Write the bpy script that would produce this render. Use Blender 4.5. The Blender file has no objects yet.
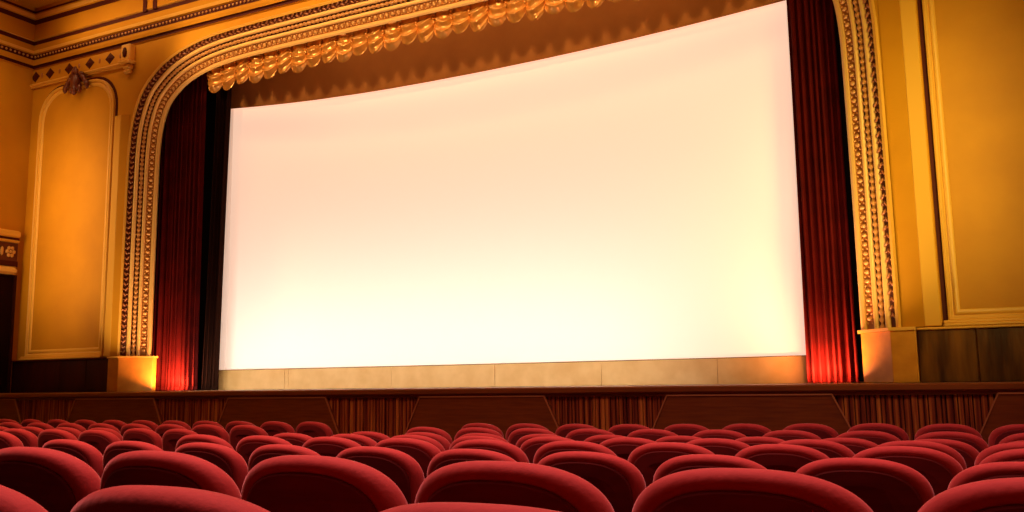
import bpy, math, random
from mathutils import Vector, Matrix
random.seed(7)
C = bpy.context.scene.collection
CAMZ = 1.35                      # eye height; every z below is measured from the eye and lifted by this
PI = math.pi
CX = -7.905                      # centre line of the hall

# ------------------------------------------------------------------ materials
def mat(name, col, rough=.6, metal=0., noise=None, scale=6., bump=0., bscale=40., stretch=(1,1,1),
        sheen=0., coat=0., spec=.5, detail=4):
    m = bpy.data.materials.new(name); m.use_nodes = True
    nt = m.node_tree; b = nt.nodes['Principled BSDF']
    b.inputs['Base Color'].default_value = (*col, 1)
    b.inputs['Roughness'].default_value = rough
    b.inputs['Metallic'].default_value = metal
    b.inputs['Specular IOR Level'].default_value = spec
    if sheen:
        b.inputs['Sheen Weight'].default_value = sheen
        b.inputs['Sheen Roughness'].default_value = .35
        b.inputs['Sheen Tint'].default_value = (1, .45, .42, 1)
    if coat: b.inputs['Coat Weight'].default_value = coat; b.inputs['Coat Roughness'].default_value = .12
    tc = nt.nodes.new('ShaderNodeTexCoord'); mp = nt.nodes.new('ShaderNodeMapping')
    mp.inputs['Scale'].default_value = stretch
    nt.links.new(tc.outputs['Object'], mp.inputs['Vector'])
    if noise:
        n = nt.nodes.new('ShaderNodeTexNoise'); n.inputs['Scale'].default_value = scale; n.inputs['Detail'].default_value = detail
        r = nt.nodes.new('ShaderNodeValToRGB'); r.color_ramp.elements[0].color = (*col, 1); r.color_ramp.elements[1].color = (*noise, 1)
        r.color_ramp.elements[0].position = .35; r.color_ramp.elements[1].position = .68
        nt.links.new(mp.outputs['Vector'], n.inputs['Vector']); nt.links.new(n.outputs['Fac'], r.inputs['Fac'])
        nt.links.new(r.outputs['Color'], b.inputs['Base Color'])
    if bump:
        n2 = nt.nodes.new('ShaderNodeTexNoise'); n2.inputs['Scale'].default_value = bscale; n2.inputs['Detail'].default_value = 5
        bp = nt.nodes.new('ShaderNodeBump'); bp.inputs['Strength'].default_value = bump; bp.inputs['Distance'].default_value = .02
        nt.links.new(mp.outputs['Vector'], n2.inputs['Vector']); nt.links.new(n2.outputs['Fac'], bp.inputs['Height'])
        nt.links.new(bp.outputs['Normal'], b.inputs['Normal'])
    return m

M = {}
M['wall']   = mat('ochre_plaster', (.66,.30,.008), .75, noise=(.57,.245,.006), scale=.9, bump=.12, bscale=25, spec=.25)
M['panel']  = mat('panel_plaster', (.64,.285,.008), .6, noise=(.55,.235,.006), scale=1.1, bump=.10, bscale=20, spec=.35)
M['mould']  = mat('pale_gold_paint', (.84,.46,.06), .42, spec=.5)
M['dark']   = mat('dark_maroon_paint', (.075,.008,.002), .6, spec=.2)
M['cream']  = mat('cream_gilt', (.92,.58,.15), .36, spec=.6)
M['leafbed']= mat('leaf_band_ground', (.13,.025,.006), .55)
M['leaf']   = mat('leaf_gilt', (.42,.15,.030), .38, spec=.7)
M['strip']  = mat('pale_ochre_strip', (.80,.42,.030), .55)
M['crest']  = mat('dark_carved_wood', (.16,.030,.008), .35, spec=.6)
M['dentil'] = mat('dentil_gilt', (.62,.29,.06), .4)
M['rose']   = mat('rosette_gilt', (.80,.45,.11), .38, spec=.6)
M['rosebed']= mat('rosette_ground', (.50,.20,.035), .5)
M['gold']   = mat('gold_satin', (.88,.45,.085), .27, metal=.45, noise=(.72,.32,.045), scale=9, spec=.8)
M['pelmet'] = mat('brown_pelmet_cloth', (.50,.19,.028), .85, noise=(.44,.16,.022), scale=2, bump=.1)
M['red']    = mat('red_velvet_curtain', (.12,.0042,.0022), .75, noise=(.08,.0026,.0015), scale=3, bump=.15, bscale=60, spec=.12)
M['brownc'] = mat('brown_masking_curtain', (.024,.007,.003), .9, spec=.08)
M['black']  = mat('black_drape', (.004,.002,.002), .95, spec=.1)
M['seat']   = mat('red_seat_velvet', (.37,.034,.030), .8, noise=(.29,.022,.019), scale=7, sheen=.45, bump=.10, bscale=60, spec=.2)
M['shell']  = mat('shaded_maroon_seat_back', (.125,.0065,.0055), .8, noise=(.095,.0045,.004), scale=6, stretch=(1,1,8), spec=.25)  # rear face turned from the lamps; part of its shade is in this colour
M['iron']   = mat('black_iron', (.012,.010,.012), .45)
M['floor']  = mat('dark_red_carpet', (.06,.008,.005), .95)
M['stagefl']= mat('stage_boards', (.34,.16,.05), .5, noise=(.24,.10,.03), scale=3, stretch=(.3,8,1))
M['nosing'] = mat('varnished_stage_edge', (.30,.10,.016), .38, noise=(.21,.065,.011), scale=4, stretch=(.4,1,6), coat=.3)
M['stagew'] = mat('red_brown_stage_panel_wood', (.24,.068,.007), .45, noise=(.17,.042,.005), scale=5, stretch=(.5,1,7), coat=.2)
M['stageb'] = mat('stage_front_backing', (.06,.010,.004), .6)
M['trimw']  = mat('light_panel_edge', (.50,.20,.07), .4)
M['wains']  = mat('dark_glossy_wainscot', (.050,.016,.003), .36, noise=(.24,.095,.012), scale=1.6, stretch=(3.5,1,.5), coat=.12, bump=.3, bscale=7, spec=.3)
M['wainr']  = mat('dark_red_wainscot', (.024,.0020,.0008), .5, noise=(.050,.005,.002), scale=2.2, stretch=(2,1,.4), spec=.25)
M['plinth'] = mat('ochre_marble', (.72,.33,.035), .35, noise=(.60,.25,.025), scale=5, spec=.25)
M['skirt']  = mat('pale_plywood', (.84,.52,.18), .55, noise=(.74,.42,.12), scale=3.5, detail=8)
M['doorc']  = mat('dark_doorway', (.016,.002,.001), .8, spec=.1)
def slat_mat():
    m = bpy.data.materials.new('slatted_wood'); m.use_nodes = True
    nt = m.node_tree; b = nt.nodes['Principled BSDF']; b.inputs['Roughness'].default_value = .45
    tc = nt.nodes.new('ShaderNodeTexCoord'); mp = nt.nodes.new('ShaderNodeMapping'); mp.inputs['Scale'].default_value = (14,1,.30)
    n = nt.nodes.new('ShaderNodeTexNoise'); n.inputs['Scale'].default_value = 1.6; n.inputs['Detail'].default_value = 3
    r = nt.nodes.new('ShaderNodeValToRGB'); e = r.color_ramp.elements
    e[0].position = .36; e[0].color = (.12,.014,.005,1); e[1].position = .66; e[1].color = (.64,.25,.04,1)
    k = e.new(.5); k.color = (.33,.075,.014,1)
    nt.links.new(tc.outputs['Object'], mp.inputs['Vector']); nt.links.new(mp.outputs['Vector'], n.inputs['Vector'])
    nt.links.new(n.outputs['Fac'], r.inputs['Fac']); nt.links.new(r.outputs['Color'], b.inputs['Base Color'])
    return m
M['slat'] = slat_mat()
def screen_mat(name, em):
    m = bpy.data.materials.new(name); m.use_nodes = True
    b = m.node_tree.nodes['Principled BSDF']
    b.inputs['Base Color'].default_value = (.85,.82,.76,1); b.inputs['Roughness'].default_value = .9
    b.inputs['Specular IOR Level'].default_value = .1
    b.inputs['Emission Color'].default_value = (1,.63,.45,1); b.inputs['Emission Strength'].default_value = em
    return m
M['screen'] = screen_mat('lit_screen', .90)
M['screenb'] = screen_mat('screen_edge_added_glow', .60)  # edge lies outside the projection; its peach glow is added emission

# ------------------------------------------------------------------ mesh helpers
class MB:
    def __init__(s): s.v = []; s.f = []; s.mi = []
    def add(s, vs, fs, mi=0):
        o = len(s.v); s.v += [tuple(v) for v in vs]; s.f += [tuple(i+o for i in f) for f in fs]; s.mi += [mi]*len(fs)
    def box(s, x0, x1, y0, y1, z0, z1, mi=0, bev=0):
        if bev:
            b = min(bev, (x1-x0)/2.01, (y1-y0)/2.01, (z1-z0)/2.01)
            ring = lambda x0,x1,y0,y1,z: [(x0+b,y0,z),(x1-b,y0,z),(x1,y0+b,z),(x1,y1-b,z),(x1-b,y1,z),(x0+b,y1,z),(x0,y1-b,z),(x0,y0+b,z)]
            rs = [ring(x0+b,x1-b,y0+b,y1-b,z0), ring(x0,x1,y0,y1,z0+b), ring(x0,x1,y0,y1,z1-b), ring(x0+b,x1-b,y0+b,y1-b,z1)]
            s.loops(rs, True, True, True, mi); return
        v = [(x,y,z) for z in (z0,z1) for y in (y0,y1) for x in (x0,x1)]
        s.add(v, [(0,2,3,1),(4,5,7,6),(0,1,5,4),(2,6,7,3),(0,4,6,2),(1,3,7,5)], mi)
    def loops(s, rings, closed=True, cap0=False, cap1=False, mi=0):
        n = len(rings[0]); vs = [p for r in rings for p in r]; fs = []
        for i in range(len(rings)-1):
            for j in range(n if closed else n-1):
                k = (j+1) % n
                fs.append((i*n+j, i*n+k, (i+1)*n+k, (i+1)*n+j))
        if cap0: fs.append(tuple(reversed(range(n))))
        if cap1: fs.append(tuple((len(rings)-1)*n+j for j in range(n)))
        s.add(vs, fs, mi)
    def blob(s, c, r, ax=None, seg=6, ring=4, mi=0):
        c = Vector(c); X, Y_, Z = ax or (Vector((1,0,0)), Vector((0,1,0)), Vector((0,0,1)))
        rs = []
        for i in range(ring+1):
            a = PI*i/ring; a = min(max(a, .12), PI-.12)
            rs.append([c + X*(r[0]*math.sin(a)*math.cos(2*PI*j/seg)) + Y_*(r[1]*math.sin(a)*math.sin(2*PI*j/seg)) + Z*(r[2]*math.cos(a)) for j in range(seg)])
        s.loops(rs, True, True, True, mi)
    def tube(s, p0, p1, r, seg=8, mi=0, r1=None):
        p0 = Vector(p0); p1 = Vector(p1); d = (p1-p0).normalized(); a = d.orthogonal().normalized(); b = d.cross(a)
        if r1 is None: r1 = r
        s.loops([[p+(a*math.cos(2*PI*j/seg)+b*math.sin(2*PI*j/seg))*q for j in range(seg)] for p, q in ((p0,r),(p1,r1))], True, True, True, mi)
    def build(s, name, mats, parent=None, smooth=False, lift=0., bevel=0, sub=0):
        me = bpy.data.meshes.new(name); me.from_pydata([(x,y,z+lift) for x,y,z in s.v], [], s.f)
        for m in (mats if isinstance(mats, (list,tuple)) else [mats]): me.materials.append(m)
        me.polygons.foreach_set('material_index', s.mi)
        if smooth: me.polygons.foreach_set('use_smooth', [True]*len(me.polygons))
        me.update()
        import bmesh
        bm = bmesh.new(); bm.from_mesh(me); bmesh.ops.remove_doubles(bm, verts=bm.verts, dist=1e-5)
        bmesh.ops.recalc_face_normals(bm, faces=bm.faces); bm.to_mesh(me); bm.free()
        o = bpy.data.objects.new(name, me); C.objects.link(o)
        if parent:
            o.parent = parent
            o.matrix_parent_inverse = Matrix.Identity(4)
            o.location = -Vector(wloc(parent)) if parent.get('_w') is None else (0,0,0)
        if bevel:
            md = o.modifiers.new('bevel', 'BEVEL'); md.width = bevel; md.segments = 2; md.limit_method = 'ANGLE'
        if sub:
            md = o.modifiers.new('sub', 'SUBSURF'); md.levels = sub; md.render_levels = sub
        return o
def wloc(o):
    v = Vector(o.location)
    while o.parent: o = o.parent; v += Vector(o.location)
    return v
def empty(name, loc, label=None, cat=None, group=None):
    o = bpy.data.objects.new(name, None); C.objects.link(o); o.location = loc; o.empty_display_size = .2
    tag(o, label, cat, group); return o
def tag(o, label=None, cat=None, group=None, kind=None):
    if label: o['label'] = label
    if cat: o['category'] = cat
    if group: o['group'] = group
    if kind: o['kind'] = kind
    return o
def struct(mb, name, mats, label, cat, smooth=False, bevel=0):
    o = mb.build(name, mats, None, smooth, CAMZ, bevel); return tag(o, label, cat, None, 'structure')
# parts of things are built in world coordinates (z from the eye) and hung under the thing's Empty
def part(mb, name, mats, parent, smooth=False, bevel=0, label=None, sub=0):
    o = mb.build(name, mats, parent, smooth, CAMZ, bevel, sub)
    if label: o['label'] = label
    return o

# ------------------------------------------------------------------ room shell
XL, XR = -18.30, 2.49
YW, YB = 12.5, -5.0
ZC = 8.46
ZST = -.10                      # stage top
FL0 = -1.37                      # floor in front of the stage
# proscenium contour (half, relative to centre line; index runs from the base up and to the middle)
def catmull(P, n):
    out = []
    P = [P[0]] + P + [P[-1]]
    for i in range(1, len(P)-2):
        for k in range(n):
            t = k/n; a,b,c,d = P[i-1],P[i],P[i+1],P[i+2]
            out.append(tuple(.5*((2*b[j])+(-a[j]+c[j])*t+(2*a[j]-5*b[j]+4*c[j]-d[j])*t*t+(-a[j]+3*b[j]-3*c[j]+d[j])*t**3) for j in (0,1)))
    out.append(P[-2]); return out
halfpts = [(-7.18,.585),(-7.18,2.4),(-7.17,4.2),(-7.15,4.9),(-7.08,5.42),(-6.90,5.92),(-6.62,6.27),(-6.15,6.58),(-5.5,6.79),(-4.75,6.89),(-3.7,6.925),(-2,6.94),(0,6.945)]
half = catmull(halfpts, 8)
contour = [(CX+x, z) for x, z in half] + [(CX-x, z) for x, z in reversed(half[:-1])]
def resample(P, step):
    out = [P[0]]; acc = 0
    for a, b in zip(P, P[1:]):
        L = math.dist(a, b)
        while acc + L >= step:
            t = (step-acc)/L; a = (a[0]+(b[0]-a[0])*t, a[1]+(b[1]-a[1])*t); out.append(a); L = math.dist(a, b); acc = 0
        acc += L
    return out
contour = resample(contour, .12) + [contour[-1]]
def frames(P):
    T = []
    for i in range(len(P)):
        a = P[max(i-1,0)]; b = P[min(i+1,len(P)-1)]; d = (b[0]-a[0], b[1]-a[1]); L = math.hypot(*d); T.append((d[0]/L, d[1]/L))
    return T
tang = frames(contour)
# front wall with the opening
mb = MB()
def wz(x):                        # top of the opening at x
    for a, b in zip(contour, contour[1:]):
        if a[0] <= x <= b[0] and a[0] < b[0]: return a[1]+(b[1]-a[1])*(x-a[0])/(b[0]-a[0])
xs = [p for p in contour]
mb.box(XL-.2, contour[0][0], YW, YW+.25, FL0, ZC)
mb.box(contour[-1][0], XR+.2, YW, YW+.25, FL0, ZC)
pts = contour
for a, b in zip(pts, pts[1:]):
    mb.add([(a[0],YW,a[1]),(b[0],YW,b[1]),(b[0],YW,ZC),(a[0],YW,ZC)], [(0,1,2,3)])
struct(mb, 'wall_front', M['wall'], 'ochre proscenium wall around the cinema screen opening', 'wall')
mb = MB(); mb.box(XL-.2, XL, YB, YW, FL0, ZC); struct(mb, 'wall_left', M['wall'], 'ochre side wall at the far left', 'wall')
mb = MB(); mb.box(XR, XR+.2, YB, YW, FL0, ZC); struct(mb, 'wall_right', M['wall'], 'ochre side wall on the right, outside the photo', 'wall')
mb = MB(); mb.box(XL-.2, XR+.2, YB-.2, YB, FL0, ZC); struct(mb, 'wall_back', M['wainr'], 'dark rear wall behind the viewer', 'wall')
mb = MB(); mb.box(XL-.2, XR+.2, YB-.2, YW+.25, ZC, ZC+.2); struct(mb, 'ceiling', M['wall'], 'ochre auditorium ceiling', 'ceiling')

# rows: Y, top of backs, reference seat x
ROWS = [(8.40,-.438,-4.10),(7.30,-.420,-2.95),(6.45,-.416,-2.45),(5.58,-.379,-1.98),(4.65,-.335,-1.42),(3.69,-.308,-2.08),(1.91,-.183,-.985),(1.04,-.150,-.555)]
SH = .93                          # height of a back above its floor
mb = MB(); bounds = [YW+.25]
for (ya,za,_),(yb,zb,_) in zip(ROWS, ROWS[1:]): bounds.append(min(ya-.26, ya-.26))
bounds.append(ROWS[-1][0]-.32); lv = [z-SH for _,z,_ in ROWS] + [ROWS[-1][1]-SH+.03]
bounds.append(YB)
for i, z in enumerate(lv):
    mb.box(XL-.2, XR+.2, bounds[i+1], bounds[i], FL0-.3, z)
struct(mb, 'floor', M['floor'], 'dark red carpeted auditorium floor stepping down to the stage', 'floor')

# entablature swept round the three walls: (projection, z, material index)
def sweep_profile(prof, closed=False, xl=XL, xr=XR, yw=YW, y0=YB):
    mb = MB()
    for (o0,z0,m0),(o1,z1,m1) in zip(prof, prof[1:]):
        r = lambda o,z: [(xl+o,y0,z),(xl+o,yw-o,z),(xr-o,yw-o,z),(xr-o,y0,z)]
        mb.loops([r(o0,z0), r(o1,z1)], False, mi=m0)
    return mb
prof = [(0,7.10,0),(.04,7.12,2),(.04,7.165,2),(.08,7.18,0),(.10,7.24,0),(.10,7.30,2),(.085,7.31,2),(.085,7.42,0),(.12,7.44,1),(.14,7.50,0),(.14,7.62,2),(.12,7.635,2),(.12,7.72,1),(.15,7.735,0),(.15,8.10,2),(.16,8.11,2),(.17,8.20,0),(.20,8.22,1),(.22,8.30,0),(.22,8.33,2),(.19,8.34,2),(.19,8.40,0),(.20,8.47,0)]
struct(sweep_profile(prof), 'trim_1', [M['wall'], M['mould'], M['dark']], 'stepped cornice with dark maroon lines under the ceiling', 'cornice')
# beads on the dotted line
mb = MB()
x = XL+.15
while x < XR-.2: mb.blob((x, YW-.10, 7.365), (.028,.02,.028), seg=6, ring=3); x += .10
y = YW-.15
while y > 10.5: mb.blob((XL+.10, y, 7.365), (.02,.028,.028), seg=6, ring=3); y -= .10
struct(mb, 'trim_2', M['dentil'], 'small bead row on the dark cornice line', 'cornice', True)
# dark frames of the coffers in the cornice frieze
mb = MB()
x = XL+.20; first = True
while x < XR-.4:
    x1 = -14.58 if first else x+3.55
    x1 = min(x1, XR-.2)
    for xx in (x1-.11,) if first else (x, x1-.11): mb.box(xx, xx+.11, YW-.165, YW-.14, 7.69, 8.15)
    x = x1+.18; first = False
struct(mb, 'trim_3', M['dark'], 'dark upright bars between the cornice coffers', 'cornice')

# ornament frieze with lozenges under the cornice, in both corners
def frieze(side):
    sx = (lambda x: x) if side < 0 else (lambda x: 2*CX-x)
    nm = 'left' if side < 0 else 'right'
    root = empty('ornament_frieze', (sx(-16.7), YW-.03, CAMZ+6.9), 'pale %s frieze of dark lozenges above the arched wall panel' % ('ochre'), 'frieze') if side < 0 else \
           empty('ornament_frieze', (sx(-16.7), YW-.03, CAMZ+6.9), 'lozenge frieze above the right hand wall panel, cut off by the photo top', 'frieze')
    mb = MB(); b = lambda x0,x1,*a,**k: mb.box(min(sx(x0),sx(x1)), max(sx(x0),sx(x1)), *a, **k)
    b(XL+.001 if side<0 else XL+.001, -15.345, YW-.03, YW-.002, 6.75, 7.09)
    part(mb, 'frieze_board', M['panel'], root)
    mb = MB(); b(XL+.001, -15.345, YW-.10, YW-.002, 6.70, 6.745, bev=.015); b(XL+.001, -15.345, YW-.06, YW-.002, 6.665, 6.70)
    part(mb, 'lower_moulding', M['mould'], root)
    for x in (-18.2,-17.71,-17.08,-16.41,-15.78):
        mb = MB()
        for k in range(3):
            s = .13-.035*k; xc = sx(x)
            mb.add([(xc-s*1.15,YW-.03-.008*k,6.93),(xc,YW-.03-.008*k,6.93-s),(xc+s*1.15,YW-.03-.008*k,6.93),(xc,YW-.03-.008*k,6.93+s),(xc,YW-.045-.008*k,6.93)],
                   [(0,1,4),(1,2,4),(2,3,4),(3,0,4)])
        part(mb, 'lozenge', M['dark'], root)
    for x in (-17.98,-17.39,-16.75,-16.1,-15.46):
        mb = MB(); mb.blob((sx(x), YW-.03, 6.93), (.035,.02,.06)); part(mb, 'drop', M['leaf'], root, True)
    # corbel closing the frieze
    cb = empty('frieze_corbel', (sx(-15.17), YW, CAMZ+6.5), 'small scrolled corbel closing the lozenge frieze beside the arch' if side<0 else 'corbel of the right hand frieze, above the photo edge', 'corbel')
    mb = MB()
    b2 = lambda x0,x1,*a,**k: mb.box(min(sx(x0),sx(x1)), max(sx(x0),sx(x1)), *a, **k)
    b2(-15.30,-15.04,YW-.16,YW,6.74,7.09,bev=.02); b2(-15.34,-15.0,YW-.20,YW,6.68,6.74,bev=.02); b2(-15.27,-15.07,YW-.13,YW,6.56,6.68,bev=.03)
    part(mb, 'corbel_block', M['mould'], cb)
    mb = MB()
    for k in range(3): mb.blob((sx(-15.23+.06*k), YW-.07, 6.52), (.03,.05,.05))
    part(mb, 'guttae', M['mould'], cb, True)
    mb = MB(); mb.blob((sx(-15.17), YW-.17, 6.91), (.07,.03,.11)); part(mb, 'rosette', M['dark'], cb, True)
frieze(-1); frieze(1)

# ------------------------------------------------------------------ proscenium arch frame
arch = empty('proscenium_arch', (CX, YW, CAMZ+.58), 'gilded moulded arch frame with leaf and rosette bands round the screen opening', 'arch')
SPL_X, SPL_Y = .47, .36           # the frame runs in and back over its width
def apoint(i, s, h=0., P=contour, T=tang):
    """point on the frame: s 0 (outer edge) .. 1 (inner edge), h height off the splayed face"""
    (x, z), (tx, tz) = P[i], T[i]
    nx, nz = tz, -tx               # towards the opening
    L = math.hypot(SPL_X, SPL_Y); fx, fy = SPL_X/L, SPL_Y/L       # along the splay
    ax, ay = fy, -fx               # outward normal of the splay
    q = s*SPL_X + h*ax; y = YW-.02 + s*SPL_Y + h*ay
    return (x+nx*q, y, z+nz*q)
N = len(contour)
def band(name, s0, s1, prof, mat_, smooth=True):
    """prof: list of (fraction across, height)"""
    mb = MB()
    rings = [[apoint(i, s0+(s1-s0)*f, h) for f, h in prof] for i in range(N)]
    mb.loops(rings, False)
    return part(mb, name, mat_, arch, smooth)
half_round = lambda h, n=6: [(.5-.5*math.cos(PI*k/n), h*math.sin(PI*k/n)) for k in range(n+1)]
band('outer_fillet', -.06, .015, [(0,0),(0,.05),(1,.05),(1,0)], M['mould'], False)
band('leaf_band_ground', .0, .21, [(0,0),(.5,.012),(1,0)], M['leafbed'])
band('outer_bead', .20, .34, half_round(.045), M['cream'])
band('dentil_band_ground', .33, .54, [(0,-.02),(.5,-.03),(1,-.02)], M['leafbed'])
band('middle_bead', .53, .65, half_round(.045), M['cream'])
band('rosette_band_ground', .65, .875, [(0,0),(1,0)], M['rosebed'], False)
band('inner_rim', .87, 1.0, [(0,0),(0,.035),(.5,.045),(1,.035),(1,-.06)], M['cream'], False)
# ornaments run along the frame; each band is one relief
def arcsample(step):
    P = resample(contour, step); return P, frames(P)
def ornament(name, s, step, fn, mat_):
    mb = MB(); P, T = arcsample(step)
    for i in range(1, len(P)-1):
        c = Vector(apoint(i, s, .012, P, T)); tx, tz = T[i]; t = Vector((tx,0,tz)); L = math.hypot(SPL_X, SPL_Y)
        nx, nz = tz, -tx; w = Vector((nx*SPL_X, SPL_Y, nz*SPL_X)).normalized(); n = t.cross(w).normalized()
        if n.y > 0: n = -n
        fn(mb, i, c, t, w, n)
    part(mb, name, mat_, arch, True)
def leaf(mb, i, c, t, w, n):
    sg = 1 if i % 2 else -1
    d = (t*.8+w*sg*.6).normalized(); e = n.cross(d)
    mb.blob(c+w*.018*sg+n*.015, (.052,.020,.020), (d,e,n), 6, 4)
    mb.blob(c-w*.032*sg+n*.010, (.020,.020,.018), (t,w,n), 5, 3)
ornament('leaf_relief', .105, .105, leaf, M['leaf'])
def rope():
    mb = MB(); P, T = arcsample(.0245); rings = []; L = math.hypot(SPL_X, SPL_Y)
    for i in range(len(P)):
        c = Vector(apoint(i, .435, .0, P, T)); tx, tz = T[i]; t = Vector((tx,0,tz))
        w = Vector((tz*SPL_X, SPL_Y, -tx*SPL_X)).normalized(); n = t.cross(w).normalized()
        if n.y > 0: n = -n
        r = .010+.034*abs(math.sin(PI*(i+.5)/4))
        rings.append([c+w*(r*math.cos(2*PI*k/7))+n*(r*math.sin(2*PI*k/7)) for k in range(7)])
    mb.loops(rings, True, True, True); part(mb, 'dentil_relief', M['dentil'], arch, True)
rope()
def rose(mb, i, c, t, w, n):
    mb.blob(c, (.034,.046,.020), (t,w,n), 8, 3)
    for sg in (-1,1): mb.blob(c+t*.062+w*.038*sg, (.018,.014,.014), (t,w,n), 5, 3)
ornament('rosette_relief', .76, .125, rose, M['rose'])

# ------------------------------------------------------------------ pilaster strips beside the arch (front wall relief), wall panels
def sidebits(side):
    sx = (lambda x: x) if side < 0 else (lambda x: 2*CX-x)
    def bx(mb, x0, x1, *a, **k): mb.box(min(sx(x0),sx(x1)), max(sx(x0),sx(x1)), *a, **k)
    # shallow hollow strip, then a flat pale strip
    pe = -15.50 if side < 0 else -15.60           # edge of the panel frame
    mb = MB()
    z0 = .60; zt_ = 5.6 if side < 0 else 6.6; X = [(-15.12,YW),(-15.12,YW-.01),(pe+.215,YW-.082),(pe+.21,YW)]
    for (xa,ya),(xb,yb) in zip(X, X[1:]):
        mb.add([(sx(xa),ya,z0),(sx(xb),yb,z0),(sx(xb),yb,zt_),(sx(xa),ya,zt_)], [(0,1,2,3)])
    mb.add([(sx(x_),y_,zt_) for x_,y_ in X], [(0,1,2,3)])
    ms = MB(); ms.box(min(sx(pe+.02),sx(pe+.22)), max(sx(pe+.02),sx(pe+.22)), YW-.09, YW, .60, 5.6 if side<0 else 6.6, bev=.012)
    struct(ms, 'trim_6' if side < 0 else 'trim_7', M['strip'], 'pale flat strip edging the %s wall panel' % ('left' if side<0 else 'right'), 'wall strip')
    # wall panel
    loc = (sx(-16.8), YW-.05, CAMZ+.6)
    if side < 0: root = empty('wall_panel', loc, 'tall round-shouldered ochre wall panel with carved crest, left of the arch', 'wall panel')
    else: root = empty('wall_panel', loc, 'tall ochre wall panel right of the arch, cut off by the photo edge', 'wall panel')
    x0, x1, zb, zt, r = -18.02, pe, .60, 6.60, .72
    def outline(ins):
        P = []; a0, a1, zz0, zz1 = x0+ins, x1-ins, zb+ins, zt-ins; rr = r-ins*.6
        P += [(a0,zz0),(a1,zz0)]
        for k in range(9):
            a = PI/2*k/8; P.append((a1-rr+rr*math.cos(a), zz1-rr+rr*math.sin(a)))
        for k in range(9):
            a = PI/2+PI/2*k/8; P.append((a0+rr+rr*math.cos(a), zz1-rr+rr*math.sin(a)))
        return [(sx(x),z) for x,z in P]
    def sweep(prof, name, m, smooth=False):
        mb2 = MB(); rings = [[(x, YW-h, z) for x, z in outline(i)] for i, h in prof]
        mb2.loops(rings, True); return part(mb2, name, m, root, smooth)
    sweep([(0,0),(0,.012),(.055,.012)], 'dark_line', M['dark'])  # maroon stands in for shade in the groove round the panel
    sweep([(.055,.012),(.06,.06),(.08,.07),(.10,.06),(.11,.04)], 'outer_moulding', M['mould'])
    sweep([(.11,.04),(.115,.025),(.13,.025),(.135,.045),(.16,.055),(.185,.045),(.20,.02)], 'inner_moulding', M['mould'] , True)
    mb2 = MB(); P = outline(.20); mb2.add([(x, YW-.02, z) for x, z in P], [tuple(range(len(P)))]); part(mb2, 'panel_field', M['panel'], root)
    mb2 = MB(); bx(mb2, x0, x1, YW-.16, YW, .585, .625, bev=.012); bx(mb2, x0, x1, YW-.12, YW, .625, .665, bev=.01); part(mb2, 'sill_moulding', M['mould'], root)
    # carved crest
    cr = MB(); cx_ = sx(-16.70)
    cr.blob((cx_, YW-.14, 6.52), (.13,.10,.20), seg=10, ring=6)
    for sg in (-1,1):
        for k in range(4):
            a = .2+.45*k
            cr.blob((cx_+sg*(.14+.07*k), YW-.12, 6.70-.09*k), (.11,.05,.055), (Vector((math.cos(a)*sg,0,-math.sin(a))), Vector((0,1,0)), Vector((math.sin(a)*sg,0,math.cos(a)))), 7, 4)
        cr.blob((cx_+sg*.13, YW-.13, 6.38), (.05,.05,.10), seg=7, ring=4)
        cr.blob((cx_+sg*.05, YW-.16, 6.74), (.045,.05,.09), seg=7, ring=4)
    cr.blob((cx_, YW-.16, 6.32), (.07,.06,.09), seg=7, ring=4)
    cr.blob((cx_, YW-.16, 6.80), (.05,.05,.08), seg=7, ring=4)
    o = part(cr, 'carved_crest', M['crest'], root, True, label='dark carved scroll crest')
    return mb
a = sidebits(-1); b = sidebits(1)
struct(a, 'trim_4', M['wall'], 'narrow fluted strip between the left wall panel and the arch', 'wall strip')
struct(b, 'trim_5', M['wall'], 'narrow shaded strip between the arch and the right wall panel', 'wall strip')

# plinths under the arch
def plinth(side):
    sx = (lambda x: x) if side < 0 else (lambda x: 2*CX-x)
    root = empty('arch_plinth', (sx(-14.9), YW, CAMZ+ZST), 'ochre marble plinth under the left foot of the arch' if side<0 else 'ochre marble plinth under the right foot of the arch, beside the glossy wainscot', 'plinth')
    P = [(-15.28,YW-.13),(-15.28,YW-.003),(-15.075,YW-.003),(-15.075,YW+.46),(-14.58,YW+.46),(-14.58,YW+.36),(-14.98,YW-.13)]
    mb = MB(); mb.loops([[(sx(x),y,ZST) for x,y in P],[(sx(x),y,.56) for x,y in P]], True, True, True)
    part(mb, 'plinth_block', M['plinth'], root, bevel=.01)
    Q = [(-15.28,YW-.16),(-15.28,YW-.003),(-15.075,YW-.003),(-15.075,YW+.46),(-14.54,YW+.46),(-14.54,YW+.345),(-14.96,YW-.16)]
    mb = MB(); mb.loops([[(sx(x),y,.56) for x,y in Q],[(sx(x),y,.60) for x,y in Q]], True, True, True)
    part(mb, 'plinth_cap', M['mould'], root)
plinth(-1); plinth(1)

# wainscots between plinth and side wall, standing on the stage level
def wains(side):
    sx = (lambda x: x) if side < 0 else (lambda x: 2*CX-x)
    def bx(mb, x0, x1, *a, **k): mb.box(min(sx(x0),sx(x1)), max(sx(x0),sx(x1)), *a, **k)
    root = empty('wainscot', (sx(-16.8), YW, CAMZ+ZST), 'dark red-brown wood wainscot under the left wall panel' if side<0 else 'glossy brown wood wainscot under the right wall panel', 'wainscot')
    edges = [-15.29,-15.95,-16.75,-17.55,-18.295]
    for a, b_ in zip(edges, edges[1:]):
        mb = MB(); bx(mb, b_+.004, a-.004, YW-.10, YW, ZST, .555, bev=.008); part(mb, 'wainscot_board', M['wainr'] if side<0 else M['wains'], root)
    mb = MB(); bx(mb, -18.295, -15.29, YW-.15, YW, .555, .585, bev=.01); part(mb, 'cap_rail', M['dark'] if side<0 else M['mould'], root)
wains(-1); wains(1)

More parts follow.
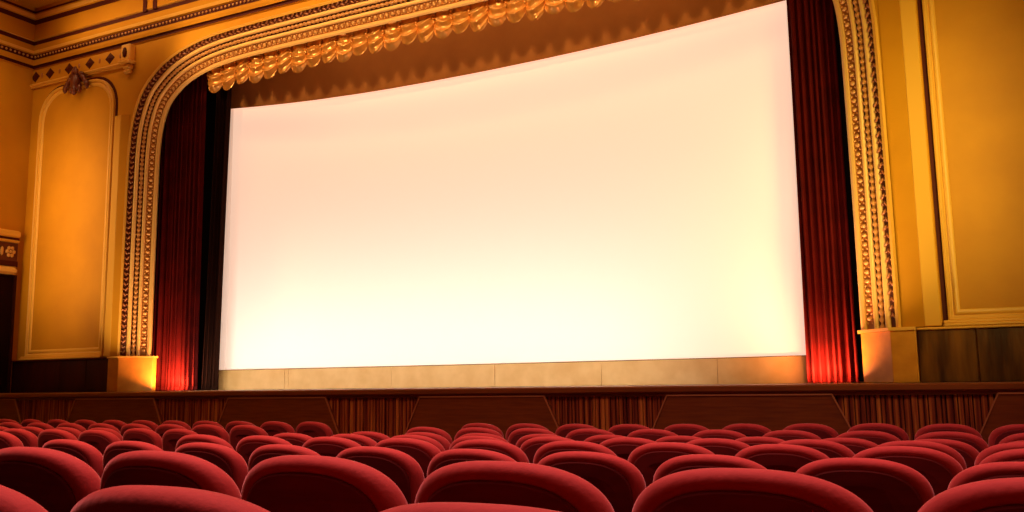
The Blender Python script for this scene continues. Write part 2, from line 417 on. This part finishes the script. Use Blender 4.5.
# side wall at far left: projecting ledge with leaf ornament above a dark doorway
root = empty('side_balcony_ledge', (XL, 11.0, CAMZ+2.4), 'cream and maroon leaf-carved ledge on the far left side wall above the dark doorway', 'ledge')
def ledge(o0, o1, z0, z1, name, m, bev=0):
    mb = MB(); mb.box(XL+o0, XL+o1, 8.5, YW-.18, z0, z1, bev=bev); return part(mb, name, m, root)
ledge(0,.16,2.42,2.60,'bottom_torus',M['cream'],.06); ledge(0,.10,2.60,2.72,'lower_line',M['dark']); ledge(0,.07,2.72,3.12,'ledge_field',M['leafbed'])
ledge(0,.14,3.12,3.18,'upper_line',M['mould'],.02); ledge(0,.12,3.18,3.23,'dark_line',M['dark']); ledge(0,.18,3.23,3.38,'top_rail',M['mould'],.03)
mb = MB(); y = YW-.35
while y > 8.6:
    for k in range(6):
        a = k*PI/3; mb.blob((XL+.085, y+.075*math.cos(a), 2.92+.09*math.sin(a)), (.025,.045,.045), seg=6, ring=3)
    mb.blob((XL+.09, y, 2.92), (.03,.035,.035)); mb.blob((XL+.08, y-.19, 2.92), (.025,.04,.10)); y -= .38
part(mb, 'leaf_relief', M['rose'], root, True)
root = empty('side_doorway', (XL, 11.8, CAMZ+ZST), 'dark wood doorway in the left side wall under the carved ledge', 'doorway')
mb = MB(); mb.box(XL, XL+.05, 11.4, YW-.22, ZST, 2.40); part(mb, 'door_leaf', M['doorc'], root)
mb = MB(); mb.box(XL, XL+.09, YW-.22, YW-.17, ZST, 2.40); mb.box(XL, XL+.09, 11.34, 11.4, ZST, 2.40); mb.box(XL, XL+.09, 11.34, YW-.17, 2.40, 2.42); part(mb, 'door_frame', M['wainr'], root)

# ------------------------------------------------------------------ stage
YS = 11.2
FS = ROWS[0][1]-SH                # floor by the stage
stage = empty('stage', (CX, YS, CAMZ+FS), 'long low wooden stage with slatted front and varnished edge', 'stage')
mb = MB(); mb.box(XL+.01, XR-.01, YS+.05, YW-.17, ZST-.06, ZST); mb.box(-14.52+.0, 2*CX+14.52, YW-.17, 16.2, ZST-.06, ZST)
part(mb, 'stage_floor', M['stagefl'], stage)
mb = MB(); mb.box(XL+.01, XR-.01, YS-.07, YS+.06, ZST-.085, ZST+.004, bev=.018); part(mb, 'stage_edge', M['nosing'], stage)
mb = MB(); mb.box(XL+.01, XR-.01, YS-.02, YS+.04, ZST-.125, ZST-.085); part(mb, 'edge_shadow_board', M['stagew'], stage)
mb = MB(); mb.box(XL+.01, XR-.01, YS+.05, YS+.10, FS, ZST-.06); part(mb, 'backing_board', M['stageb'], stage)
pcs = [-2.43+3.72*k for k in (1,0,-1,-2,-3,-4)]
# vertical slats
mb = MB(); x = XL+.03
rs = random.Random(3)
while x < XR-.06:
    w = rs.choice((.045,.06,.075)); d = rs.choice((0,.008,.015))
    mb.box(x, x+w-.012, YS+.01+d, YS+.05, FS, ZST-.125, bev=.006); x += w
part(mb, 'slatting', M['slat'], stage)
zt, zb_ = -.215, FS+.02
for c in pcs:
    if c > XR-1.2: continue
    ht, hb = 1.0, 1.0+.47*(zt-zb_)
    l = lambda v: max(v, XL+.03)
    mb = MB(); q = lambda y: [(l(c-hb),y,zb_),(min(c+hb,XR-.03),y,zb_),(min(c+ht,XR-.03),y,zt),(l(c-ht),y,zt)]
    mb.loops([q(YS-.04), q(YS+.03)], True, True, True)
    p = part(mb, 'stage_panel', M['stagew'], stage)
    mb = MB()
    def bar(x0,z0,x1,z1,w=.016):
        dx, dz = x1-x0, z1-z0; L = math.hypot(dx,dz); nx, nz = -dz/L*w/2, dx/L*w/2
        r = lambda y: [(x0-nx,y,z0-nz),(x1-nx,y,z1-nz),(x1+nx,y,z1+nz),(x0+nx,y,z0+nz)]
        mb.loops([r(YS-.055), r(YS-.03)], True, True, True)
    bar(l(c-ht),zt,min(c+ht,XR-.03),zt,.018)
    if c+hb < XR: bar(c+hb,zb_,c+ht,zt)
    if c-hb > XL: bar(c-hb,zb_,c-ht,zt)
    e = mb.build('panel_edge', M['trimw'], p, False, CAMZ); e.location = (0,0,0)

# ------------------------------------------------------------------ screen, skirt, pelmet, valance
YE, YM = 13.62, 14.08
SX0, SX1 = -13.58, -2.03
scx = (SX0+SX1)/2; shw = (SX1-SX0)/2
def ys(x, off=0): u = (x-scx)/shw; return YM-(YM-YE)*u*u+off
def ytilt(z): return 0
def sheet(x0, x1, z0, z1, off, nx=48, nz=2, thick=.02):
    mb = MB(); f = []; 
    xs_ = [x0+(x1-x0)*i/nx for i in range(nx+1)]
    r0 = []
    for x in xs_: r0.append([(x,ys(x,off),z0),(x,ys(x,off),z1),(x,ys(x,off)+thick,z1),(x,ys(x,off)+thick,z0)])
    mb.loops(r0, True, True, True); return mb
root = empty('cinema_screen', (scx, YM, CAMZ+.3), 'huge curved white cinema screen glowing under the arch', 'screen')
zs0, zs1 = .305, 6.1
part(sheet(SX0+.20, SX1, zs0, zs1, 0), 'screen_surface', M['screen'], root, True)
part(sheet(SX0, SX0+.20, zs0, zs1, 0, 3), 'screen_side_edge', M['screenb'], root, True, label='peach edge strip with an added faint glow')
root = empty('screen_skirting', (scx, YM-.1, CAMZ+ZST), 'pale plywood skirting wall running under the cinema screen', 'skirting')
cuts = [SX0-.05,-11.94,-11.85,-9.55,-7.40,-5.37,-3.4,SX1+.05]
for a, b_ in zip(cuts, cuts[1:]):
    part(sheet(a+.003, b_-.003, ZST+.002, zs0-.012, -.10, max(2,int((b_-a)*4)), thick=.05), 'skirting_board', M['skirt'], root)
# pelmet
root = empty('screen_pelmet', (scx, YM-.2, CAMZ+5.7), 'plain brown cloth pelmet hanging above the screen', 'pelmet')
mb = MB(); rings = []; nx = 220
for i in range(nx+1):
    x = SX0-.06+(SX1-SX0+.12)*i/nx
    w = .016*math.sin(x*3.1+1.5*math.sin(x*1.7))+.010*math.sin(x*7.7)
    zz = [5.50+.0*x, 5.53, 5.9, 6.3, 6.8, 7.3]
    u = (x-scx)/shw
    zbm = 5.69 + .03*u + .10*max(0,-u)**3
    rings.append([(x, ys(x,-.07)+w*(.15+.85*min(1,k/3)), (zbm if k==0 else zbm+.03 if k==1 else zz[k]+.12*(k<4))) for k in range(6)])
mb.loops(rings, False); o = part(mb, 'pelmet_cloth', M['pelmet'], root, True)
mb = MB(); mb.box(SX0-.1, SX1+.1, YE-.10, YE+.45, 7.30, 7.36); part(mb, 'pelmet_batten', M['black'], root)

# festoon valance: swagged gold satin scallops
val = empty('festoon_valance', (CX, 12.98, CAMZ+6.6), 'swagged gold satin valance of scallops hanging inside the arch top', 'valance')
LW = .362
def scallop(seed=0):
    mb = MB(); nu, nv = 16, 36; rings = []
    for j in range(nv+1):
        v = j/nv; row = []
        for i in range(nu+1):
            u = -1+2*i/nu
            side = .43*v; sag = .17*v**.6
            drop = side + sag*math.sqrt(max(0,1-u*u))**1.3
            puff = .10*(1-u*u)*(.35+.65*math.sin(min(1,v*1.05)*PI*.62)) 
            fold = .060*(1-.45*u*u)*(1-abs(math.sin(PI*(3.6*v)**1.1*.9 + .5*seed + .9*u*(seed-1))))
            roll = .06*max(0,(v-.86)/.14)**2*(1-u*u)          # lower edge rolls back
            gather = .012*math.cos(u*PI*6)*(1-v)
            row.append((u*LW/2*(1.03+.05*math.sin(v*9+seed)), -(puff+fold)+roll+gather, -drop+.02))
        rings.append(row)
    mb.loops(rings, False); return mb
protos = []
for s in range(3):
    o = scallop(s).build('scallop', M['gold'], None, True); C.objects.unlink(o); protos.append(o.data); bpy.data.objects.remove(o)
nl = 31; x = -13.45
for k in range(nl):
    xc = x+LW*(k+.5)
    o = bpy.data.objects.new('scallop', protos[k%3]); C.objects.link(o); o.parent = val
    u = (xc-CX)/5.6; zt_ = 6.62 + .12*(1-u*u)
    o.location = (xc-CX, .05, zt_-6.6); o.scale = (1,1,1.25+.05*math.sin(k*2.3))
# gathered strings between scallops
for k in range(nl+1):
    xc = x+LW*k; mb = MB(); u = (xc-CX)/5.6; zt_ = 6.62+.12*(1-u*u)
    for j in range(6): mb.blob((xc, 12.98, zt_-.02-.058*j), (.030,.035,.034), seg=7, ring=4)
    mb.blob((xc, 12.985, zt_-.37), (.022,.022,.04), seg=7, ring=4)
    part(mb, 'gather', M['gold'], val, True)

# curtains
def curtain(name, xa, xb, ymid, z0, z1, folds, amp, m, label, root_label_cat, seed=0, flare=.06, ysl=0, lean=0.):
    rd = random.Random(seed); ph = [rd.uniform(0,6) for _ in range(4)]
    mb = MB(); nz = 26; nu = int(folds*14); rings = []
    for j in range(nz+1):
        t = j/nz; z = z0+(z1-z0)*t; row = []
        for i in range(nu+1):
            u = i/nu; c = (xa+xb)/2
            a = 2*PI*folds*u + .8*math.sin(2*PI*u*2+ph[0]) + .25*math.sin(3*t+ph[1])
            am = amp*(1-.25*t)*(1+.35*math.sin(2*PI*u*3+ph[2]))
            xx = xa+(xb-xa)*u
            xx = c+(xx-c)*(1+flare*(1-t)**3) + amp*.35*math.sin(2*a) + lean*t
            row.append((xx, ymid+ysl*(u-.5)+am*math.sin(a), z + (.012*math.sin(a*1.0+ph[3]) if j==0 else 0)))
        rings.append(row)
    mb.loops(rings, False)
    root = empty(name, ((xa+xb)/2, ymid, CAMZ+z0), label, root_label_cat)
    o = part(mb, 'curtain_cloth', m, root, True)
    md = o.modifiers.new('thick', 'SOLIDIFY'); md.thickness = .006
    mb = MB(); rg = []
    for j in range(2):
        z = z0+(.0 if j==0 else .07)
        row = []
        for i in range(nu+1):
            u = i/nu; c=(xa+xb)/2; a = 2*PI*folds*u + .8*math.sin(2*PI*u*2+ph[0]) + .25*math.sin(ph[1])
            am = amp*(1+.35*math.sin(2*PI*u*3+ph[2])); xx = c+(xa+(xb-xa)*u-c)*(1+flare)+amp*.35*math.sin(2*a)
            row.append((xx, ymid+ysl*(u-.5)+am*math.sin(a)-.012, z))
        rg.append(row)
    mb.loops(rg, False); part(mb, 'hem', m, root, True)
    mb = MB(); mb.tube((xa-.05,ymid,z1+.03),(xb+.05,ymid,z1+.03),.025); part(mb, 'curtain_rail', M['iron'], root)
    return root
ZCB = ZST+.012
curtain('stage_curtain', -14.98, -13.78, 13.22, ZCB, 7.25, 10, .075, M['red'], 'red velvet stage curtain hanging left of the screen', 'curtain', 1)
curtain('stage_curtain', -1.97, -1.33, 13.22, ZCB, 7.25, 7, .075, M['red'], 'red velvet stage curtain hanging right of the screen', 'curtain', 2, .02)
curtain('masking_curtain', -13.72, -13.31, 13.32, ZCB, 7.25, 4, .05, M['brownc'], 'narrow dark brown masking curtain between red curtain and left screen edge', 'curtain', 3, .0, 0, .17)
# dark stage house
mb = MB(); mb.box(-16.2, .4, 16.2, 16.3, ZST, 8.4); struct(mb, 'wall_stage_back', M['black'], 'black wall at the back of the stage', 'wall')
mb = MB(); mb.box(-16.3, -16.2, YW+.25, 16.3, ZST, 8.4); struct(mb, 'wall_stage_left', M['black'], 'black side wall of the stage, left', 'wall')
mb = MB(); mb.box(.4, .5, YW+.25, 16.3, ZST, 8.4); struct(mb, 'wall_stage_right', M['black'], 'black side wall of the stage, right', 'wall')
mb = MB(); mb.box(-16.3, .5, YW+.25, 16.3, 8.4, 8.45); struct(mb, 'ceiling_stage', M['black'], 'black ceiling over the stage', 'ceiling')

# ------------------------------------------------------------------ cinema seats
PITCH = .56
def seat_meshes():
    out = []
    W, H, T = .262, .56, .095         # half width, height of the back, thickness
    top = SH; tilt = .16
    def back_outline(ins, n=40):
        """closed outline in x,z of the back (round-shouldered), ins = inset"""
        P = []; w = W-ins; zt_ = top-ins; a = .165-ins*.4; ex = 2.5
        for k in range(n+1):                       # top curve from right to left
            th = PI*k/n; c, s = math.cos(th), math.sin(th)
            x = w*math.copysign(abs(c)**(2/ex), c); z = zt_-a+a*abs(s)**(2/ex)
            P.append((x, z))
        zb = top-H+ins
        for k in range(1, 7):
            t = k/7; P.append((-w*(1-.10*t*t), zt_-a+(zb-zt_+a)*t))
        for k in range(0, 9):
            t = k/8; P.append((-w*.90+2*w*.90*t, zb))
        for k in range(6, 0, -1):
            t = k/7; P.append((w*(1-.10*t*t), zt_-a+(zb-zt_+a)*t))
        return P
    def place(x, y, z): return (x, y + .75*x*x - tilt*(z-(top-H)) , z)
    mb = MB(); rings = []
    #        inset, y (0 = back face, T = front)
    prof = [(.045,.006),(.030,.000),(.016,.004),(.006,.013),(.001,.026),(.0,.042),(.002,.058),(.009,.074),(.022,.088),(.045,.098),(.09,.108),(.15,.114)]
    for ins, y in prof: rings.append([place(x, y, z) for x, z in back_outline(ins)])
    mb.loops(rings, True, True, True); out.append(('backrest', mb, 'seat', True))
    mb = MB(); rings = []
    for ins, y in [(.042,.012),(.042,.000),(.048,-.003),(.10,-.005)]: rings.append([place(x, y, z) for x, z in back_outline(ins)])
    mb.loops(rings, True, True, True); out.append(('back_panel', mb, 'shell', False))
    # seat cushion
    mb = MB(); rings = []
    def rr(ins, z):
        P = []; w = .235-ins; y0, y1 = .07+ins, .50-ins; r = .07
        for cx_, cy_, a0 in ((w-r,y1-r,0),(-w+r,y1-r,PI/2),(-w+r,y0+r,PI),(w-r,y0+r,1.5*PI)):
            for k in range(5): a = a0+PI/2*k/4; P.append((cx_+r*math.cos(a), cy_+r*math.sin(a), z))
        return P
    for ins, z in ((.03,.335),(.005,.35),(0,.38),(.0,.42),(.012,.445),(.04,.46),(.09,.466)): rings.append(rr(ins, z))
    mb.loops(rings, True, True, True); out.append(('seat_cushion', mb, 'seat', True))
    # standard and armrest on the right hand side
    mb = MB(); mb.box(.264,.296,.0,.42,.58,.625,bev=.015); out.append(('armrest', mb, 'iron', False))
    mb = MB(); mb.box(.268,.292,.06,.40,.03,.585,bev=.01); mb.box(.262,.298,-.02,.46,.0,.03,bev=.008); out.append(('side_standard', mb, 'iron', False))
    mb = MB(); mb.box(-.262,.268,.10,.16,.30,.335,bev=.008); out.append(('seat_bracket', mb, 'iron', False))
    return out
proto = empty('cinema_chair', (0,0,0)); proto['_w'] = 1
PARTS = []
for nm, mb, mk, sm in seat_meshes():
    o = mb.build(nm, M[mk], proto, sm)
    if nm == 'back_panel': o['label'] = 'maroon rear panel of the backrest, darkened for shade'
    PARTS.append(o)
del proto['_w']
ORD = ['','first','second','third','fourth','fifth','sixth','seventh','eighth','ninth','tenth','eleventh','twelfth','thirteenth','fourteenth']
rowname = ['front row by the stage','second row from the stage','third row from the stage','fourth row from the stage','fifth row from the stage','sixth row from the stage','seventh row from the stage','nearest row to the viewer']
f, yaw, pitch, roll = 892.2, math.radians(26.68), math.radians(7.957), math.radians(-.867)
fw = Vector((-math.sin(yaw)*math.cos(pitch), math.cos(yaw)*math.cos(pitch), math.sin(pitch)))
def frame_x(x, y):                # where a chair stands across the photo, to leave out those beyond its edges
    d = Vector((x, y, 0)); z = d.dot(fw); return 512+f*d.dot(Vector((math.cos(yaw), math.sin(yaw), 0)))/z if z > .2 else -9999
used = False
YOFF = {0:.06,1:.05,2:.05,3:.04,4:.03,5:.02,6:.005,7:.005}
for r, (Y, zt_, xr) in enumerate(ROWS):
    n = round((xr+4.72)/PITCH); xa = xr-n*PITCH                # first seat right of the aisle
    seats = []
    x = xa; k = 1
    while x < 2.15: seats.append((x, k, 'right')); x += PITCH; k += 1
    x = xa-2.24; k = 1
    while x > XL+.35: seats.append((x, k, 'left')); x -= PITCH; k += 1
    seats.sort()
    hw = .27*f/Y
    seats = [q for q in seats if -hw*.5 < frame_x(q[0], Y) < 1024+hw*1.1+15 and frame_x(q[0], Y) > -9000]
    for c_, (x, k, sd) in enumerate(seats):
        if not used: t = proto; used = True
        else:
            t = proto.copy(); C.objects.link(t)
            for p in PARTS: q = p.copy(); C.objects.link(q); q.parent = t
        t.location = (x, Y+YOFF[r], CAMZ+zt_-SH)
        if r < 5: t.scale = (1,1,((SH+(.028,.008,.004,.012,.004)[r]*max(0,min(1,(x+3.2)/2.5))))/SH)   # the floor dishes up slightly towards the right aisle
        t.rotation_euler = (0,0,random.uniform(-.012,.012))
        if r < 6: t['label'] = 'red velvet cinema chair, %s, %s %s of the aisle' % (rowname[r], ORD[k], sd)
        else: t['label'] = 'red velvet cinema chair, %s, %s from the left in view' % (rowname[r], ORD[c_+1])
        t['category'] = 'cinema seat'; t['group'] = 'red velvet cinema seats in rows facing the screen'

# ------------------------------------------------------------------ lights
def area(name, loc, target, sx, sy, power, col, spread=PI):
    l = bpy.data.lights.new(name, 'AREA'); l.shape = 'RECTANGLE'; l.size = sx; l.size_y = sy; l.energy = power; l.color = col; l.spread = spread
    o = bpy.data.objects.new(name, l); C.objects.link(o); o.location = (loc[0],loc[1],loc[2]+CAMZ)
    d = Vector(target)-Vector(loc); o.rotation_euler = d.to_track_quat('-Z','Y').to_euler(); return o
def spot(name, loc, target, power, col, ang, blend=.6, rad=.15):
    l = bpy.data.lights.new(name, 'SPOT'); l.energy = power; l.color = col; l.spot_size = math.radians(ang); l.spot_blend = blend; l.shadow_soft_size = rad
    o = bpy.data.objects.new(name, l); C.objects.link(o); o.location = (loc[0],loc[1],loc[2]+CAMZ)
    d = Vector(target)-Vector(loc); o.rotation_euler = d.to_track_quat('-Z','Y').to_euler(); return o
# house lights over the seats
area('house_light', (-2,3.2,8.0), (-2,3.2,0), 7, 4, 480, (1,.50,.50), math.radians(100))
area('house_light', (-9,3.2,8.0), (-9,3.2,0), 8, 4, 440, (1,.40,.22), math.radians(100))
# unseen fill lamps added to brighten arch top, wall panels and left side wall
area('added_arch_top_fill', (-8,11.35,7.9), (-8,12.5,7.5), 18, .15, 75, (1,.60,.28), math.radians(120))
area('added_wall_fill', (-17.0,9.9,3.4), (-16.7,12.5,3.4), 1.4, 4.0, 42, (1,.60,.26), math.radians(84))
area('added_wall_fill', (1.0,9.7,3.0), (-.7,12.5,2.8), 1.2, 3.6, 41, (1,.76,.22), math.radians(90))
area('added_wall_fill', (-16.6,9.6,7.6), (-18.3,10.6,5.0), .3, 3.5, 38, (1,.66,.26), math.radians(120))
# unseen narrow lamp added out front to brighten the valance and arch top
area('added_valance_fill', (-7.8,7.2,7.6), (-7.8,12.9,6.65), 12, 1.0, 48, (1,.62,.32), math.radians(13))
# strip lamp added behind the arch top, out of sight, to brighten the pelmet
area('added_pelmet_fill', (-7.3,12.95,7.5), (-7.3,13.75,6.4), 8, .12, 24, (1,.58,.26), math.radians(130))
# unseen lamps added near the arch feet to brighten its gilt bands
area('added_arch_uplight', (-14.6,11.5,ZST+.05), (-14.95,12.6,2.6), .4, .15, 9, (1,.66,.34), math.radians(70))
area('added_arch_uplight', (-1.5,11.5,ZST+.05), (-.95,12.6,2.6), .4, .15, 11, (1,.66,.34), math.radians(70))
# footlights along the stage, lighting screen, skirting and curtains from below
area('footlight', (-8.9,12.3,ZST+.04), (-8.9,13.75,.8), 9.6, .10, 92, (1,.92,.84))
area('footlight_left', (-14.1,12.88,ZST+.05), (-14.2,13.3,1.0), .5, .08, 62, (1,.36,.16), math.radians(170))
area('footlight_right', (-1.75,12.88,ZST+.05), (-1.68,13.3,1.0), .4, .08, 62, (1,.36,.16), math.radians(170))
w = bpy.data.worlds.new('world'); bpy.context.scene.world = w; w.use_nodes = True
w.node_tree.nodes['Background'].inputs[0].default_value = (.9,.35,.15,1); w.node_tree.nodes['Background'].inputs[1].default_value = .02

# ------------------------------------------------------------------ camera
f, yaw, pitch, roll = 892.2, math.radians(26.68), math.radians(7.957), math.radians(-.867)
fw = Vector((-math.sin(yaw)*math.cos(pitch), math.cos(yaw)*math.cos(pitch), math.sin(pitch)))
rt = Vector((math.cos(yaw), math.sin(yaw), 0)); up = rt.cross(fw)
rt2 = rt*math.cos(roll)+up*math.sin(roll); up2 = up*math.cos(roll)-rt*math.sin(roll)
cam = bpy.data.cameras.new('camera'); co = bpy.data.objects.new('camera', cam); C.objects.link(co)
cam.sensor_width = 36; cam.lens = f/1024*36; cam.clip_start = .05; cam.clip_end = 200
m = Matrix((rt2, up2, -fw)).transposed().to_4x4(); m.translation = (0,0,CAMZ); co.matrix_world = m
bpy.context.scene.camera = co
vs = bpy.context.scene.view_settings
bpy.context.scene.display_settings.display_device = 'sRGB'
vs.view_transform = 'Standard'; vs.look = 'None'; vs.exposure = 0; vs.gamma = 1; vs.use_curve_mapping = False
bpy.context.scene.cycles.max_bounces = 6
